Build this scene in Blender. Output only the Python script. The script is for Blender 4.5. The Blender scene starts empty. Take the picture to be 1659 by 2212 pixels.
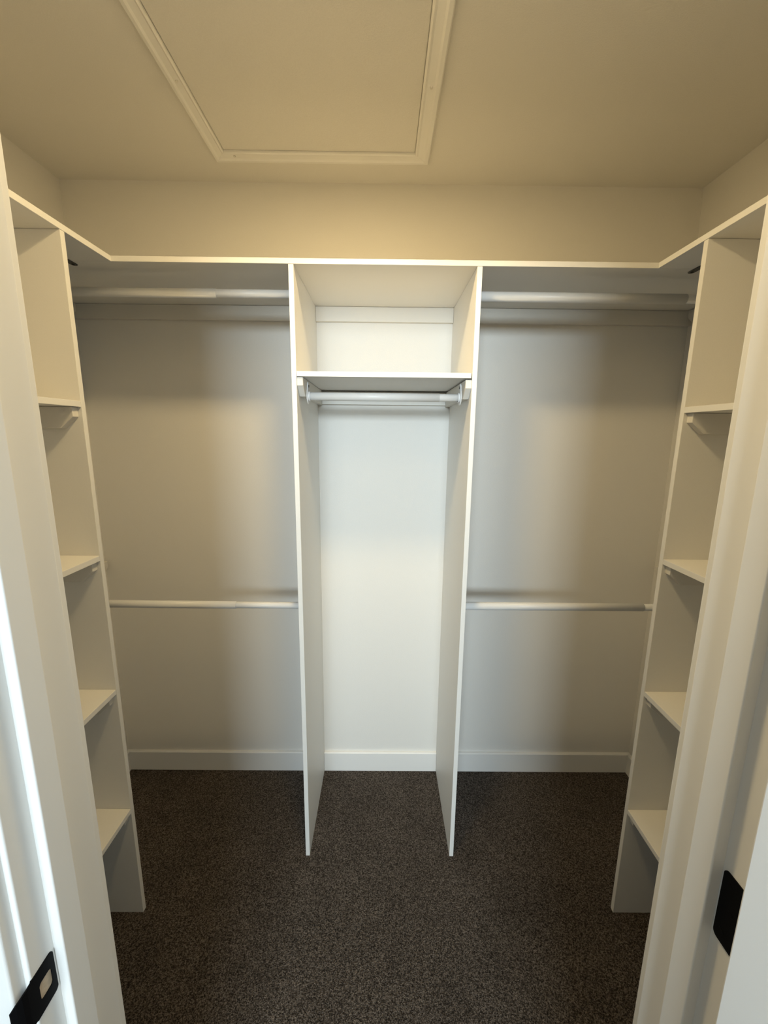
import bpy, bmesh, math, random
from mathutils import Matrix, Vector
C = bpy.context.scene.collection
PI = math.pi

# ------------------------------------------------------------------ camera
CAM_POS = Vector((0, 0, 1.5507))
FWD = Vector((0.005589, 0.982557, -0.185875))
RGT = Vector((0.999940, -0.003741, 0.010291))
UP = Vector((-0.009416, 0.185922, 0.982519))
cam = bpy.data.cameras.new('camera'); camo = bpy.data.objects.new('camera', cam); C.objects.link(camo)
m = Matrix((RGT, UP, -FWD)).transposed().to_4x4(); m.translation = CAM_POS
camo.matrix_world = m
cam.sensor_fit = 'VERTICAL'; cam.sensor_height = 24.0; cam.sensor_width = 18.0
cam.lens = 888.03 / 2212 * 24.0
cam.clip_start = 0.02
bpy.context.scene.camera = camo

# ------------------------------------------------------------------ world, lights, exposure
S = bpy.context.scene
S.view_settings.view_transform = 'Standard'; S.view_settings.look = 'None'
S.view_settings.gamma = 1; S.view_settings.use_curve_mapping = False
S.view_settings.exposure = 0.85
W = bpy.data.worlds.new('world'); S.world = W; W.use_nodes = True
W.node_tree.nodes['Background'].inputs[0].default_value = (0.75, 0.88, 1.0, 1)
W.node_tree.nodes['Background'].inputs[1].default_value = 0.10

LAMP_POS = (-0.07, 0.83); LAMP_R = 0.085
LAMP_STRENGTH = 130.0; LAMP_COL = (1.0, 0.755, 0.39, 1)
WIN = dict(x0=-0.95, x1=0.55, z0=1.80, z1=2.34, y=-2.85)
WIN_POWER = 84.0; WIN_COL = (0.78, 0.92, 1.0)

wl = bpy.data.lights.new('window_daylight', 'AREA'); wl.shape = 'RECTANGLE'
wl.size = WIN['x1'] - WIN['x0'] - .04; wl.size_y = WIN['z1'] - WIN['z0'] - .04
wl.energy = WIN_POWER; wl.color = WIN_COL
wo = bpy.data.objects.new('window_daylight', wl); C.objects.link(wo)
wo.location = ((WIN['x0'] + WIN['x1']) / 2, WIN['y'] - .03, (WIN['z0'] + WIN['z1']) / 2)
wo.rotation_euler = Vector((0, 1, 0)).to_track_quat('-Z', 'Y').to_euler()

# ------------------------------------------------------------------ materials
def mat(name, col, rough=.6, spec=.5, bump=None, speck=None, metal=0):
    mt = bpy.data.materials.new(name); mt.use_nodes = True
    nt = mt.node_tree; b = nt.nodes['Principled BSDF']
    b.inputs['Base Color'].default_value = (*col, 1); b.inputs['Roughness'].default_value = rough
    b.inputs['Specular IOR Level'].default_value = spec; b.inputs['Metallic'].default_value = metal
    tc = nt.nodes.new('ShaderNodeTexCoord')
    if speck:
        sc, amt = speck
        n = nt.nodes.new('ShaderNodeTexNoise'); n.inputs['Scale'].default_value = sc; n.inputs['Detail'].default_value = 3
        r = nt.nodes.new('ShaderNodeValToRGB')
        r.color_ramp.elements[0].position = .35; r.color_ramp.elements[1].position = .65
        r.color_ramp.elements[0].color = (*[c * (1 - amt) for c in col], 1); r.color_ramp.elements[1].color = (*col, 1)
        nt.links.new(tc.outputs['Object'], n.inputs['Vector']); nt.links.new(n.outputs['Fac'], r.inputs['Fac'])
        nt.links.new(r.outputs['Color'], b.inputs['Base Color'])
    if bump:
        sc, dist, st = bump
        n = nt.nodes.new('ShaderNodeTexNoise'); n.inputs['Scale'].default_value = sc; n.inputs['Detail'].default_value = 4
        bp = nt.nodes.new('ShaderNodeBump'); bp.inputs['Distance'].default_value = dist; bp.inputs['Strength'].default_value = st
        nt.links.new(tc.outputs['Object'], n.inputs['Vector']); nt.links.new(n.outputs['Fac'], bp.inputs['Height'])
        nt.links.new(bp.outputs['Normal'], b.inputs['Normal'])
    return mt
M_WALL = mat('wall_paint', (.80, .78, .735), .75, .3, bump=(220, .001, .25), speck=(500, .03))
M_BED = mat('bedroom_paint', (.28, .275, .265), .8, .3, bump=(220, .001, .25))
M_CEIL = mat('ceiling_paint', (.80, .78, .735), .85, .2, bump=(260, .001, .4), speck=(500, .04))
M_TRIM = mat('trim_enamel', (.84, .83, .80), .38, .5, bump=(60, .0006, .12))
M_MEL = mat('white_melamine', (.82, .805, .765), .42, .45, bump=(700, .0004, .25), speck=(900, .03))
M_CLEAT = mat('painted_pine', (.73, .705, .65), .5, .45, bump=(90, .0008, .3))
M_ROD = mat('white_enamel_tube', (.76, .76, .75), .36, .4)
M_FLANGE = mat('white_flange', (.80, .80, .80), .35, .5)
M_BLACK = mat('matte_black_metal', (.003, .003, .0035), .55, .08, bump=(300, .0002, .2))
M_STEEL = mat('dark_steel', (.10, .095, .085), .35, .5, metal=.8)
M_BARE = mat('bare_wood', (.62, .50, .36), .7, .3, bump=(120, .001, .4), speck=(150, .2))
M_DARK = mat('screw_recess', (.05, .045, .04), .6, .3)

def carpet_mat():
    mt = bpy.data.materials.new('carpet_pile'); mt.use_nodes = True; nt = mt.node_tree; b = nt.nodes['Principled BSDF']
    b.inputs['Roughness'].default_value = .95; b.inputs['Specular IOR Level'].default_value = .1
    tc = nt.nodes.new('ShaderNodeTexCoord')
    n = nt.nodes.new('ShaderNodeTexNoise'); n.inputs['Scale'].default_value = 290; n.inputs['Detail'].default_value = 3; n.inputs['Roughness'].default_value = .75
    v = nt.nodes.new('ShaderNodeTexVoronoi'); v.inputs['Scale'].default_value = 330
    big = nt.nodes.new('ShaderNodeTexNoise'); big.inputs['Scale'].default_value = 7; big.inputs['Detail'].default_value = 5
    r = nt.nodes.new('ShaderNodeValToRGB'); e = r.color_ramp.elements
    e[0].position = .40; e[0].color = (.020, .0155, .0115, 1); e[1].position = .63; e[1].color = (.24, .20, .168, 1)
    k = e.new(.5); k.color = (.090, .073, .060, 1)
    mx = nt.nodes.new('ShaderNodeMix'); mx.data_type = 'RGBA'; mx.blend_type = 'MULTIPLY'; mx.inputs[0].default_value = 1
    r2 = nt.nodes.new('ShaderNodeValToRGB'); r2.color_ramp.elements[0].position = .3; r2.color_ramp.elements[1].position = .7
    r2.color_ramp.elements[0].color = (.82, .82, .82, 1); r2.color_ramp.elements[1].color = (1.1, 1.1, 1.1, 1)
    bp = nt.nodes.new('ShaderNodeBump'); bp.inputs['Distance'].default_value = .005; bp.inputs['Strength'].default_value = .9
    bp2 = nt.nodes.new('ShaderNodeBump'); bp2.inputs['Distance'].default_value = .01; bp2.inputs['Strength'].default_value = .5
    L = nt.links.new
    for q in (n, v, big): L(tc.outputs['Object'], q.inputs['Vector'])
    L(n.outputs['Fac'], r.inputs['Fac']); L(big.outputs['Fac'], r2.inputs['Fac'])
    L(r.outputs['Color'], mx.inputs[6]); L(r2.outputs['Color'], mx.inputs[7]); L(mx.outputs[2], b.inputs['Base Color'])
    L(v.outputs['Distance'], bp.inputs['Height']); L(n.outputs['Fac'], bp2.inputs['Height'])
    L(bp.outputs['Normal'], bp2.inputs['Normal']); L(bp2.outputs['Normal'], b.inputs['Normal'])
    return mt
M_CARPET = carpet_mat()

# ------------------------------------------------------------------ helpers
def bx(bm, x0, x1, y0, y1, z0, z1):
    vs = [bm.verts.new(p) for p in ((x0,y0,z0),(x1,y0,z0),(x1,y1,z0),(x0,y1,z0),(x0,y0,z1),(x1,y0,z1),(x1,y1,z1),(x0,y1,z1))]
    for f in ((0,3,2,1),(4,5,6,7),(0,1,5,4),(1,2,6,5),(2,3,7,6),(3,0,4,7)): bm.faces.new([vs[i] for i in f])
def prism(bm, poly, axis, a, b):
    """poly: 2-D points in the plane of the other two axes (in xyz order), extruded from a to b along axis"""
    def P(p, h):
        q = list(p); q.insert(axis, h); return q
    A = [bm.verts.new(P(p, a)) for p in poly]; B = [bm.verts.new(P(p, b)) for p in poly]
    n = len(poly); bm.faces.new(A[::-1]); bm.faces.new(B)
    for i in range(n): bm.faces.new((A[i], A[(i+1)%n], B[(i+1)%n], B[i]))
def cyl(bm, p, axis, r, l0, l1, n=40, r2=None):
    """solid cylinder centred on p, from l0 to l1 along axis"""
    r2 = r if r2 is None else r2
    o = [i for i in range(3) if i != axis]
    def ring(l, rr):
        out = []
        for k in range(n):
            q = [0, 0, 0]; q[axis] = l; q[o[0]] = p[o[0]] + rr*math.cos(2*PI*k/n); q[o[1]] = p[o[1]] + rr*math.sin(2*PI*k/n)
            out.append(bm.verts.new(q))
        return out
    A, B = ring(l0, r), ring(l1, r2)
    bm.faces.new(A[::-1]); bm.faces.new(B)
    for i in range(n): bm.faces.new((A[i], A[(i+1)%n], B[(i+1)%n], B[i])).smooth = True
def tube(bm, c, axis, r, wall, l0, l1, n=48):
    """hollow tube"""
    o = [i for i in range(3) if i != axis]; rings = []
    for l, rr in ((l0, r), (l1, r), (l1, r-wall), (l0, r-wall)):
        ring = []
        for k in range(n):
            q = [0, 0, 0]; q[axis] = l; q[o[0]] = c[0] + rr*math.cos(2*PI*k/n); q[o[1]] = c[1] + rr*math.sin(2*PI*k/n)
            ring.append(bm.verts.new(q))
        rings.append(ring)
    for a in range(4):
        A, B = rings[a], rings[(a+1)%4]
        for i in range(n):
            f = bm.faces.new((A[i], A[(i+1)%n], B[(i+1)%n], B[i])); f.smooth = a in (0, 2)
def obj(name, bm, mt, parent=None, bevel=.0008, origin=None):
    bmesh.ops.recalc_face_normals(bm, faces=bm.faces)
    if parent is None:
        xs = [v.co for v in bm.verts]
        base = Vector(((min(v.x for v in xs)+max(v.x for v in xs))/2, (min(v.y for v in xs)+max(v.y for v in xs))/2, min(v.z for v in xs)))
        if origin: base = Vector(origin)
        off = base
    else:
        off = wpos(parent) if origin is None else Vector(origin)
    bmesh.ops.translate(bm, verts=bm.verts, vec=-off)
    me = bpy.data.meshes.new(name); bm.to_mesh(me); bm.free(); me.materials.append(mt)
    o = bpy.data.objects.new(name, me); C.objects.link(o)
    if parent is None: o.location = off
    else:
        o.parent = parent; o.location = off - wpos(parent)
    POS[o.name] = off
    if bevel:
        md = o.modifiers.new('edge', 'BEVEL'); md.width = bevel; md.segments = 5 if bevel > .0018 else 2; md.limit_method = 'ANGLE'; md.angle_limit = math.radians(50)
        md.harden_normals = False
    return o
POS = {}
def wpos(o): return POS[o.name]
def nb(): return bmesh.new()
def box(name, dims, mt, parent=None, bevel=.0008):
    b = nb(); bx(b, *dims); return obj(name, b, mt, parent, bevel)
def tag(o, label, cat, group=None):
    o['label'] = label; o['category'] = cat
    if group: o['group'] = group
    return o
def thing(name, loc, label, cat, group=None):
    o = bpy.data.objects.new(name, None); C.objects.link(o); o.location = loc; o.empty_display_size = .05
    POS[o.name] = Vector(loc); return tag(o, label, cat, group)
def struct(o):
    o['kind'] = 'structure'; return o

# ------------------------------------------------------------------ dimensions (metres)
L, R, D, CZ = -1.1718, 1.1700, 1.6808, 2.44     # closet side walls, back wall, ceiling
JL, JR = -.378, .388                            # door jamb faces
YR0, YC0 = .3466, .4615                         # room side and closet side of the door wall
HEAD = 2.045                                    # underside of the head jamb
T = .0149                                       # melamine board thickness
ZS = 2.0215                                     # underside of the top shelf
F = 1.2723                                      # front edge of the back shelf
XL, XR = -.7695, .7788                          # front edges of the side shelves
DL, DR = -.2713, .2799                          # outer faces of the two centre panels
MID = 1.7168                                    # underside of the centre shelf
YL, YR = 1.0854, 1.0894                         # camera-side faces of the tower panels
CH, CT = .0532, .018                            # cleat height, thickness
BT, BH = .0139, .0968                           # baseboard
RY = 1.355                                      # rods' distance
RX0, RX1, RYB = -2.4, 2.3, -2.85                # bedroom extents

# ------------------------------------------------------------------ the setting
struct(box('floor', (RX0, RX1, RYB, D, -.05, 0), M_CARPET, None, 0))
struct(box('ceiling', (L-.1, R+.1, YR0, D, CZ, CZ+.05), M_CEIL, None, 0))
struct(box('ceiling', (RX0, RX1, RYB, YR0, CZ, CZ+.05), M_BED, None, 0))
struct(box('wall_back', (L-.1, R+.1, D, D+.1, 0, CZ), M_WALL, None, 0))
struct(box('wall_left', (L-.1, L, YC0, D, 0, CZ), M_WALL, None, 0))
b = nb(); prism(b, [(R+.1, 0), (R, 0), (R, 2.03), (1.1560, CZ), (R+.1, CZ)], 1, YC0, D); struct(obj('wall_right', b, M_WALL, None, 0))
JT = .018
b = nb()
bx(b, RX0, JL-JT, YR0, YC0, 0, CZ); bx(b, JR+JT, RX1, YR0, YC0, 0, CZ); bx(b, JL-JT, JR+JT, YR0, YC0, HEAD+JT, CZ)
struct(obj('wall_front', b, M_WALL, None, 0))
struct(box('wall_bedroom_left', (RX0-.1, RX0, RYB-.1, YC0, 0, CZ), M_BED, None, 0))
struct(box('wall_bedroom_right', (RX1, RX1+.1, RYB-.1, YC0, 0, CZ), M_BED, None, 0))
b = nb()
bx(b, RX0, WIN['x0'], RYB-.1, RYB, 0, CZ); bx(b, WIN['x1'], RX1, RYB-.1, RYB, 0, CZ)
bx(b, WIN['x0'], WIN['x1'], RYB-.1, RYB, 0, WIN['z0']); bx(b, WIN['x0'], WIN['x1'], RYB-.1, RYB, WIN['z1'], CZ)
struct(obj('wall_bedroom_rear', b, M_BED, None, 0))
b = nb(); w = WIN
for d in ((w['x0']-.06, w['x0'], w['z0']-.06, w['z1']+.06), (w['x1'], w['x1']+.06, w['z0']-.06, w['z1']+.06),
          (w['x0'], w['x1'], w['z0']-.06, w['z0']), (w['x0'], w['x1'], w['z1'], w['z1']+.06)):
    bx(b, d[0], d[1], RYB, RYB+.016, d[2], d[3])
struct(obj('window_1', b, M_TRIM))

# baseboards: square board with an eased top edge
def bb_poly(w0, s):   # w0 = wall plane, s = direction into the room
    return [(w0, 0), (w0+s*BT, 0), (w0+s*BT, BH-.004), (w0+s*(BT-.004), BH), (w0, BH)]
for a, c in ((L, DL), (DL+T, DR-T), (DR, R)):
    b = nb(); prism(b, bb_poly(D, -1), 0, a+.0003, c-.0003); struct(obj('baseboard_back', b, M_TRIM))
b = nb(); prism(b, bb_poly(L, 1), 1, YL+T, D-BT); struct(obj('baseboard_left', b, M_TRIM))
b = nb(); prism(b, bb_poly(R, -1), 1, YR+T, D-BT); struct(obj('baseboard_right', b, M_TRIM))

# door frame: jambs with stops, casing on both faces of the wall
STOP_Y0, STOP_Y1, SH = .3785, .4100, .0118
def side_trim(s, x, lab):
    SH = .0118 if s < 0 else .0135
    struct(box('trim_1' if s < 0 else 'trim_2', (*sorted((x, x+s*JT)), YR0, YC0, 0, HEAD+JT), M_TRIM, None, .0022))
    struct(box('trim_3' if s < 0 else 'trim_4', (*sorted((x+s*.0025, x-s*SH)), STOP_Y0, STOP_Y1, 0, HEAD), M_TRIM, None, .002))
    struct(box('trim_5' if s < 0 else 'trim_6', (*sorted((x+s*.006, x+s*.070)), YR0-.0156, YR0+.003, 0, HEAD+.07), M_TRIM, None, .003))
    struct(box('trim_7' if s < 0 else 'trim_8', (*sorted((x+s*.006, x+s*.070)), YC0, YC0+.0150, 0, HEAD+.07), M_TRIM, None, .003))
side_trim(-1, JL, 'left'); side_trim(1, JR, 'right')
struct(box('trim_9', (JL, JR, YR0, YC0, HEAD, HEAD+JT), M_TRIM, None, .002))
struct(box('trim_10', (JL+SH, JR-SH, STOP_Y0, STOP_Y1, HEAD-SH, HEAD), M_TRIM, None, .002))
struct(box('trim_11', (JL-.006, JR+.006, YR0-.0156, YR0, HEAD+.006, HEAD+.07), M_TRIM, None, .003))
struct(box('trim_12', (JL-.006, JR+.006, YC0, YC0+.015, HEAD+.006, HEAD+.07), M_TRIM, None, .003))

# door leaf, swung about 120 degrees out into the bedroom; closed it would fill JL..JR
PIN = Vector((JR+.006, YR0-.0096, 0)); ANG = math.radians(100)
dw, dt = .760, .035
def door_bm():
    b = nb()
    x1, y0 = JR-.003-PIN.x, YR0-PIN.y; x0 = x1-dw; y1 = y0+dt
    st, rl, rec = .115, .12, .008
    bx(b, x0, x0+st, y0, y1, .012, 2.036); bx(b, x1-st, x1, y0, y1, .012, 2.036)
    for z0, z1 in ((.012, .24), (.95, 1.07), (1.916, 2.036)): bx(b, x0+st, x1-st, y0, y1, z0, z1)
    for z0, z1 in ((.24, .95), (1.07, 1.916)): bx(b, x0+st, x1-st, y0+rec, y1-rec, z0, z1)
    return b
b = door_bm(); bmesh.ops.recalc_face_normals(b, faces=b.faces)
me = bpy.data.meshes.new('door_1'); b.to_mesh(me); b.free(); me.materials.append(M_TRIM)
door = bpy.data.objects.new('door_1', me); C.objects.link(door); door.location = PIN; door.rotation_euler = (0, 0, ANG); struct(door)
POS['door_1'] = PIN
md = door.modifiers.new('edge', 'BEVEL'); md.width = .0015; md.segments = 2; md.limit_method = 'ANGLE'

# ------------------------------------------------------------------ top shelves
G1 = 'melamine boards of the wraparound top shelf'
E_ = .0004
tag(box('top_shelf', (L, R, F, D, ZS, ZS+T), M_MEL), 'long white melamine top shelf board running along the back wall', 'shelf', G1)
tag(box('top_shelf', (L, XL, YC0, F-E_, ZS, ZS+T), M_MEL), 'white top shelf board running along the left wall towards the doorway', 'shelf', G1)
tag(box('top_shelf', (XR, R, YC0, F-E_, ZS, ZS+T), M_MEL), 'white top shelf board running along the right wall towards the doorway', 'shelf', G1)

# dark mending plates screwed under the two corner seams
for sx, lab in ((-.889, 'left'), (.889, 'right')):
    t = thing('mending_plate', (sx, 1.262, ZS-.003), 'small dark steel joining plate under the %s back corner seam of the top shelf' % lab, 'bracket', 'joining plates under the top shelf seams')
    b = nb(); n = 10; hw, hl = .009, .040; pts = []
    for k in range(n+1): a = PI*k/n; pts.append((sx+hw*math.cos(a), 1.262+hl-hw+hw*math.sin(a)))
    for k in range(n+1): a = PI+PI*k/n; pts.append((sx+hw*math.cos(a), 1.262-hl+hw+hw*math.sin(a)))
    prism(b, pts, 2, ZS-.0025, ZS-.0001); obj('plate', b, M_STEEL, t, .0004)
    for dy in (-.028, .028):
        b = nb(); cyl(b, (sx, 1.262+dy, 0), 2, .0042, ZS-.0042, ZS-.0024, 16, .003); obj('screw', b, M_DARK, t, 0)

# ------------------------------------------------------------------ back cleats under the top shelf
G2 = 'painted cleats on the back wall under the top shelf'
for a, c, lab in ((L, DL, 'white painted cleat under the top shelf on the back wall, left bay'),
                  (DL+T, DR-T, 'white painted cleat under the top shelf between the two centre panels'),
                  (DR, R, 'white painted cleat under the top shelf on the back wall, right bay')):
    tag(box('wall_cleat', (a+E_, c-E_, D-CT, D, ZS-CH, ZS-.0006), M_CLEAT, None, .0012), lab, 'cleat', G2)

def cut_cleat(axis, a0, a1, s, front, back, ztop, name, parent, h=CH, vert=.024, run=.034):
    """cleat running from front to back along the other horizontal axis, front lower corner cut off at an angle.
       axis: thickness axis (0 or 1); a0..a1 thickness extent"""
    d = 1 if back > front else -1
    poly = [(front, ztop), (back, ztop), (back, ztop-h), (front+d*run, ztop-h), (front, ztop-vert)]
    b = nb(); prism(b, poly, axis, a0, a1)
    return obj(name, b, M_CLEAT, parent, .0014)

# ------------------------------------------------------------------ centre unit
cu = thing('closet_divider_unit', ((DL+DR)/2, (F+D)/2, 0), 'tall white melamine centre unit with two side panels and one high shelf', 'closet shelving', 'melamine shelving units')
def panel_yz(name, x0, x1, parent):      # notched over the baseboard
    b = nb(); prism(b, [(F, 0), (D-BT, 0), (D-BT, BH), (D, BH), (D, ZS-.0006), (F, ZS-.0006)], 0, x0, x1)
    return obj(name, b, M_MEL, parent)
panel_yz('side_panel', DL, DL+T, cu); panel_yz('side_panel', DR-T, DR, cu)
box('shelf', (DL+T+.0006, DR-T-.0026, F, D, MID, MID+T), M_MEL, cu)
cut_cleat(0, DL+T, DL+T+CT, 1, F+.005, D, MID-.0012, 'cleat', cu)
cut_cleat(0, DR-T-CT, DR-T, 1, F+.005, D, MID-.0042, 'cleat', cu)
box('cleat', (DL+T+CT+E_, DR-T-CT-E_, D-CT, D, MID-CH, MID-.0048), M_CLEAT, cu, .0012)

# ------------------------------------------------------------------ side towers
def tower(s, wx, fx, yp, zs, lab):
    t = thing('shelf_tower', ((wx+fx)/2, (yp+YC0)/2, 0), lab, 'closet shelving', 'melamine shelving units')
    lo, hi = sorted((wx, fx))
    bxw = wx + (BT if s < 0 else -BT)
    # upright, notched over the side-wall baseboard gap
    box('side_panel', (lo, hi, yp, yp+T, 0, ZS-.0006), M_MEL, t)
    for z in zs:
        box('shelf', (lo, hi, YC0+.0155, yp-.0004, z, z+T), M_MEL, t)
        cut_cleat(1, yp-.020, yp, 1, fx + s*.010, wx, z-.0006, 'cleat', t, run=.034)
        a0, a1 = YC0, YC0+.018
        b = nb(); bx(b, *sorted((JL-.075 if s < 0 else JR+.075, wx)), a0, a1, z-CH, z-.0006); obj('cleat', b, M_CLEAT, t, .0014)
        b = nb(); bx(b, *sorted((wx, wx-s*CT)), YC0+.0185, yp-.0205, z-CH, z-.0006); obj('cleat', b, M_CLEAT, t, .0014)
    return t
tower(-1, L, XL-.0005, YL, (1.6111, 1.2015, .7959, .3855), 'left white melamine shelf tower with four shelves behind the doorway jamb')
tower(1, R, XR+.0005, YR, (1.6125, 1.2044, .7988, .3884), 'right white melamine shelf tower with four shelves behind the doorway jamb')

# ------------------------------------------------------------------ wall cleats that carry the rods
G3 = 'short cleats on the side walls carrying rods'
def side_cleat(s, wx, y0, y1, z, lab):
    d = sorted((wx, wx-s*CT))
    b = nb(); prism(b, [(y0, z), (y1, z), (y1, z-.026), (y1-.03, z-CH), (y0, z-CH)], 0, *d)
    tag(obj('rod_cleat', b, M_CLEAT, None, .0014), lab, 'cleat', G3)
side_cleat(-1, L, YL+T, 1.668, 1.0135, 'short white cleat on the left wall just above the lower left rod')
side_cleat(1, R, YR+T, 1.650, 1.0180, 'short white cleat on the right wall just above the lower right rod')
side_cleat(-1, L, YL+T, D-CT, ZS-.0006, 'white cleat on the left wall under the corner of the top shelf')
side_cleat(1, R, YR+T, D-CT, ZS-.0006, 'white cleat on the right wall under the corner of the top shelf')

# ------------------------------------------------------------------ telescopic rods
def flange(t, x, sdir, y, z, up=.044):
    """tear-drop mounting plate on plane x, facing sdir"""
    r = .0235; pts = []; n = 28
    for k in range(n+1):
        a = -PI*1.06 + (PI*1.12+PI)*0 + PI*1.12*k/n + PI*.0
        pts.append((y+r*math.cos(a), z+r*math.sin(a)))
    for k in range(9):
        a = PI*k/8; pts.append((y+.011*math.cos(a), z+up-.011+.011*math.sin(a)))
    b = nb(); prism(b, pts, 0, *sorted((x, x+sdir*.0035)))
    f = obj('flange', b, M_FLANGE, t, .0009)
    b = nb(); tube(b, (y, z), 0, .0150, .0012, *sorted((x+sdir*.0035, x+sdir*.009)), 40); obj('collar', b, M_FLANGE, f, 0)
    b = nb(); cyl(b, (x, y, z+up-.013), 0, .0042, *sorted((x+sdir*.0034, x+sdir*.0052)), 16); obj('screw', b, M_STEEL, f, .0004)
    return f
def rod(x0, x1, xj, thick_left, y, z, lab, r=.0130, r2=.0112, grp='white telescopic closet rods'):
    t = thing('closet_rod', ((x0+x1)/2, y, z-r), lab, 'closet rod', grp)
    a0, a1 = x0+.004, x1-.004
    o = (a0, xj) if thick_left else (xj, a1)
    i = (xj-.10, a1) if thick_left else (a0, xj+.10)
    b = nb(); tube(b, (y, z), 0, r, .0012, *o, 56); obj('outer_tube', b, M_ROD, t, 0)
    b = nb(); tube(b, (y, z), 0, r2, .0012, *i, 56); obj('inner_tube', b, M_ROD, t, 0)
    flange(t, x0, 1, y, z); flange(t, x1, -1, y, z)
    return t
cx0, cx1 = DL+T+CT, DR-T-CT
rod(cx0, cx1, .1795, True, 1.352, 1.6665, 'short white rod under the high shelf between the centre panels', .0128, .0118)
rod(L+CT, DL, -.5086, True, RY, 1.9665, 'upper left white hanging rod under the top shelf', .0133, .0122)
rod(DR, R-CT, .9235, True, RY, 1.9665, 'upper right white hanging rod under the top shelf', .0145, .0128)
rod(L+CT, DL, -.5053, True, RY, .9588, 'lower left white hanging rod at waist height', .0131, .0113)
rod(DR, R-CT, .9215, True, RY, .9620, 'lower right white hanging rod at waist height', .0137, .0115)

# ------------------------------------------------------------------ attic hatch
HX0, HX1, HY0, HY1 = -.5165, .0965, .985, 1.506
OX0, OX1, OY0, OY1 = -.5545, .1435, .945, 1.548
hz = CZ-.016
ah = thing('attic_hatch', ((HX0+HX1)/2, (HY0+HY1)/2, hz), 'square white attic access panel framed with moulding in the closet ceiling', 'attic hatch')
box('panel', (HX0+.002, HX1-.002, HY0+.002, HY1-.002, CZ-.003, CZ-.0002), M_CEIL, ah, 0)
def mitre(p_in0, p_in1, p_out1, p_out0):
    """moulding strip between inner edge and outer edge with a stepped profile"""
    b = nb(); prof = [(0, 0), (0, .009), (.10, .012), (.22, .009), (.60, .012), (.72, .016), (.93, .016), (1, .012), (1, 0)]
    rings = []
    for i0, o0 in ((p_in0, p_out0), (p_in1, p_out1)):
        rings.append([b.verts.new((i0[0]+(o0[0]-i0[0])*u, i0[1]+(o0[1]-i0[1])*u, CZ-h)) for u, h in prof])
    A, B = rings; n = len(prof)
    b.faces.new(A); b.faces.new(B[::-1])
    for i in range(n): b.faces.new((A[i], A[(i+1) % n], B[(i+1) % n], B[i]))
    return obj('frame_moulding', b, M_TRIM, ah, .0006)
I = [(HX0, HY0), (HX1, HY0), (HX1, HY1), (HX0, HY1)]; O = [(OX0, OY0), (OX1, OY0), (OX1, OY1), (OX0, OY1)]
for k in range(4): mitre(I[k], I[(k+1) % 4], O[(k+1) % 4], O[k])
for p in ((-.5330, 1.235), (.1180, 1.243), (-.4870, 1.523)):
    b = nb(); cyl(b, (p[0], p[1], 0), 2, .0035, CZ-.0135, CZ-.0100, 16, .004); obj('screw', b, M_CEIL, ah, 0)

# ------------------------------------------------------------------ ceiling light (above, just out of the picture)
cl = thing('ceiling_light', (LAMP_POS[0], LAMP_POS[1], CZ-.03), 'round flush white ceiling light giving warm light', 'ceiling light')
b = nb(); cyl(b, (LAMP_POS[0]-.0, LAMP_POS[1], 0), 2, LAMP_R-.004, CZ-.020, CZ-.0005, 64, LAMP_R)
tube(b, LAMP_POS, 2, LAMP_R-.004, .009, CZ-.0248, CZ-.0200, 64); obj('housing', b, M_TRIM, cl, 0)
ml = bpy.data.materials.new('lamp_diffuser'); ml.use_nodes = True; q = ml.node_tree.nodes['Principled BSDF']
q.inputs['Base Color'].default_value = (.9, .9, .88, 1); q.inputs['Emission Color'].default_value = LAMP_COL; q.inputs['Emission Strength'].default_value = LAMP_STRENGTH
b = nb(); cyl(b, (LAMP_POS[0], LAMP_POS[1], 0), 2, LAMP_R-.0135, CZ-.0268, CZ-.0202, 48); obj('diffuser', b, ml, cl, 0)

# ------------------------------------------------------------------ strike plate on the left jamb
sp = thing('strike_plate', (JL+.0006, .352, .905), 'matte black strike plate with latch hole on the left door jamb', 'strike plate')
def arc(cx, cy, r, a0, a1, n=8): return [(cx+r*math.cos(a0+(a1-a0)*k/n), cy+r*math.sin(a0+(a1-a0)*k/n)) for k in range(n+1)]
ZC, hh = .9325, .0285; yI, yO = .3753, .3460
outer = arc(yI-.005, ZC+hh-.005, .005, 0, PI/2) + [(yO, ZC+hh)] + [(yO, ZC-hh)] + arc(yI-.005, ZC-hh+.005, .005, -PI/2, 0)
hy0, hy1, hz0, hz1 = .3535, .3700, .9205, .9430
hole = arc(hy1-.004, hz1-.004, .004, 0, PI/2) + arc(hy0+.004, hz1-.004, .004, PI/2, PI) + arc(hy0+.004, hz0+.004, .004, PI, 1.5*PI) + arc(hy1-.004, hz0+.004, .004, 1.5*PI, 2*PI)
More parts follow.
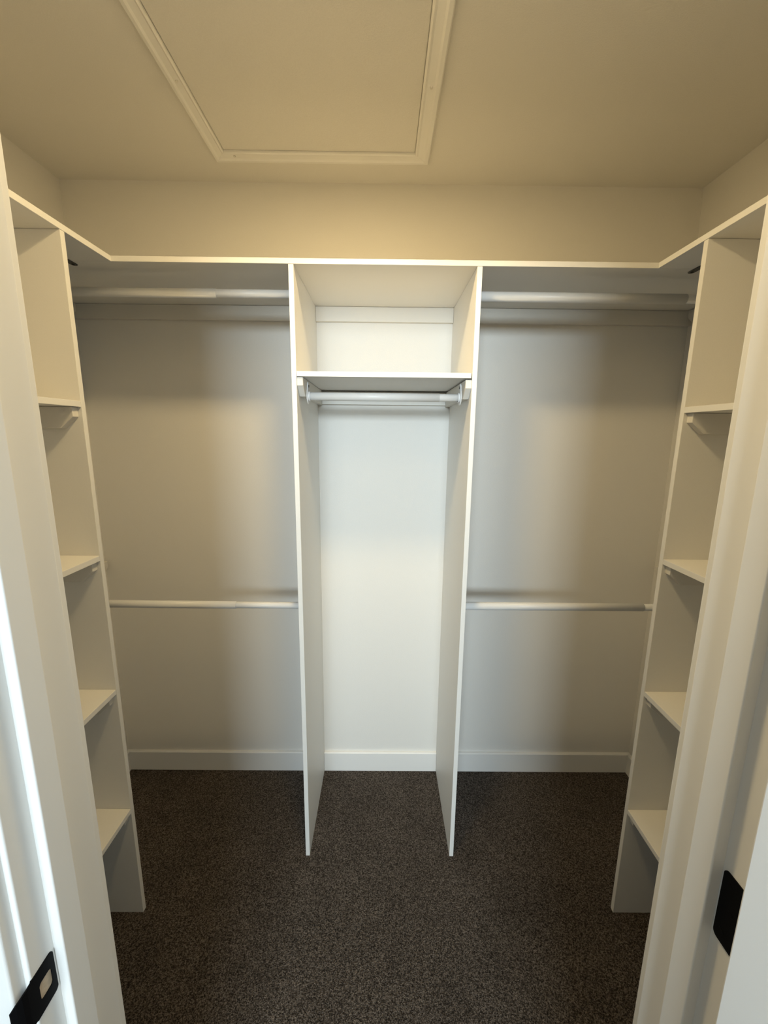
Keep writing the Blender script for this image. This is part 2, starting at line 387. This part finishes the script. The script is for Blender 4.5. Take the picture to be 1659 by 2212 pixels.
def plate_with_hole(x0, x1, outer, hole):
    b = nb()
    for x in (x0, x1):
        vo = [b.verts.new((x, p[0], p[1])) for p in outer]; vh = [b.verts.new((x, p[0], p[1])) for p in hole]
        ed = [b.edges.new((v[i], v[(i+1) % len(v)])) for v in (vo, vh) for i in range(len(v))]
        bmesh.ops.triangle_fill(b, use_beauty=True, use_dissolve=False, edges=ed)
        if x == x0: a = (vo, vh)
    c = (vo, vh)
    for v, w_ in zip(a, c):
        for i in range(len(v)): b.faces.new((v[i], v[(i+1) % len(v)], w_[(i+1) % len(v)], w_[i]))
    return b
pl = obj('plate', plate_with_hole(JL-.0005, JL+.0012, outer, hole), M_BLACK, sp, 0)
# lip: curls outwards past the jamb edge
prof = [(JL+.0012, .3460), (JL+.0012, .3400), (JL+.0004, .3345), (JL-.0020, .3295), (JL-.0058, .3262)]
b = nb(); lz = .0265
A = []
for (x, y), zz in zip(prof, (lz+.001, lz, lz-.001, lz-.004, lz-.010)):
    A.append([b.verts.new((x+dx, y+dy, ZC+dz)) for dx, dy, dz in ((0, 0, zz), (0, 0, -zz), (-.0016, .0003, -zz), (-.0016, .0003, zz))])
for i in range(len(A)-1):
    for j in range(4): b.faces.new((A[i][j], A[i][(j+1) % 4], A[i+1][(j+1) % 4], A[i+1][j]))
b.faces.new(A[0]); b.faces.new(A[-1][::-1])
obj('lip', b, M_BLACK, sp, 0)
box('latch_recess', (JL-.0004, JL+.0002, hy0-.001, hy1+.001, hz0-.001, hz1+.001), M_BARE, sp, 0)

# ------------------------------------------------------------------ hinge on the right jamb
hg = thing('door_hinge', (JR, .350, .9900), 'matte black door hinge with rounded leaf on the right door jamb', 'hinge')
z0, z1 = .9905, 1.0795; yi, yo = .3757, PIN.y+.004
lp = arc(yi-.006, z1-.006, .006, 0, PI/2) + [(yo, z1), (yo, z0)] + arc(yi-.006, z0+.006, .006, -PI/2, 0)
b = nb(); prism(b, lp, 0, JR-.0012, JR+.0006); obj('jamb_leaf', b, M_BLACK, hg, 0)
b = nb(); cyl(b, (PIN.x, PIN.y, 0), 2, .0055, z0, z1, 24); cyl(b, (PIN.x, PIN.y, 0), 2, .004, z1, z1+.006, 24, .0025)
obj('knuckle', b, M_BLACK, hg, 0)
for zz, yy in ((z0+.014, .3665), ((z0+z1)/2, .3600), (z1-.014, .3665)):
    b = nb(); cyl(b, (0, yy, zz), 0, .0036, JR-.0017, JR-.0011, 16); obj('screw', b, M_BLACK, hg, 0)
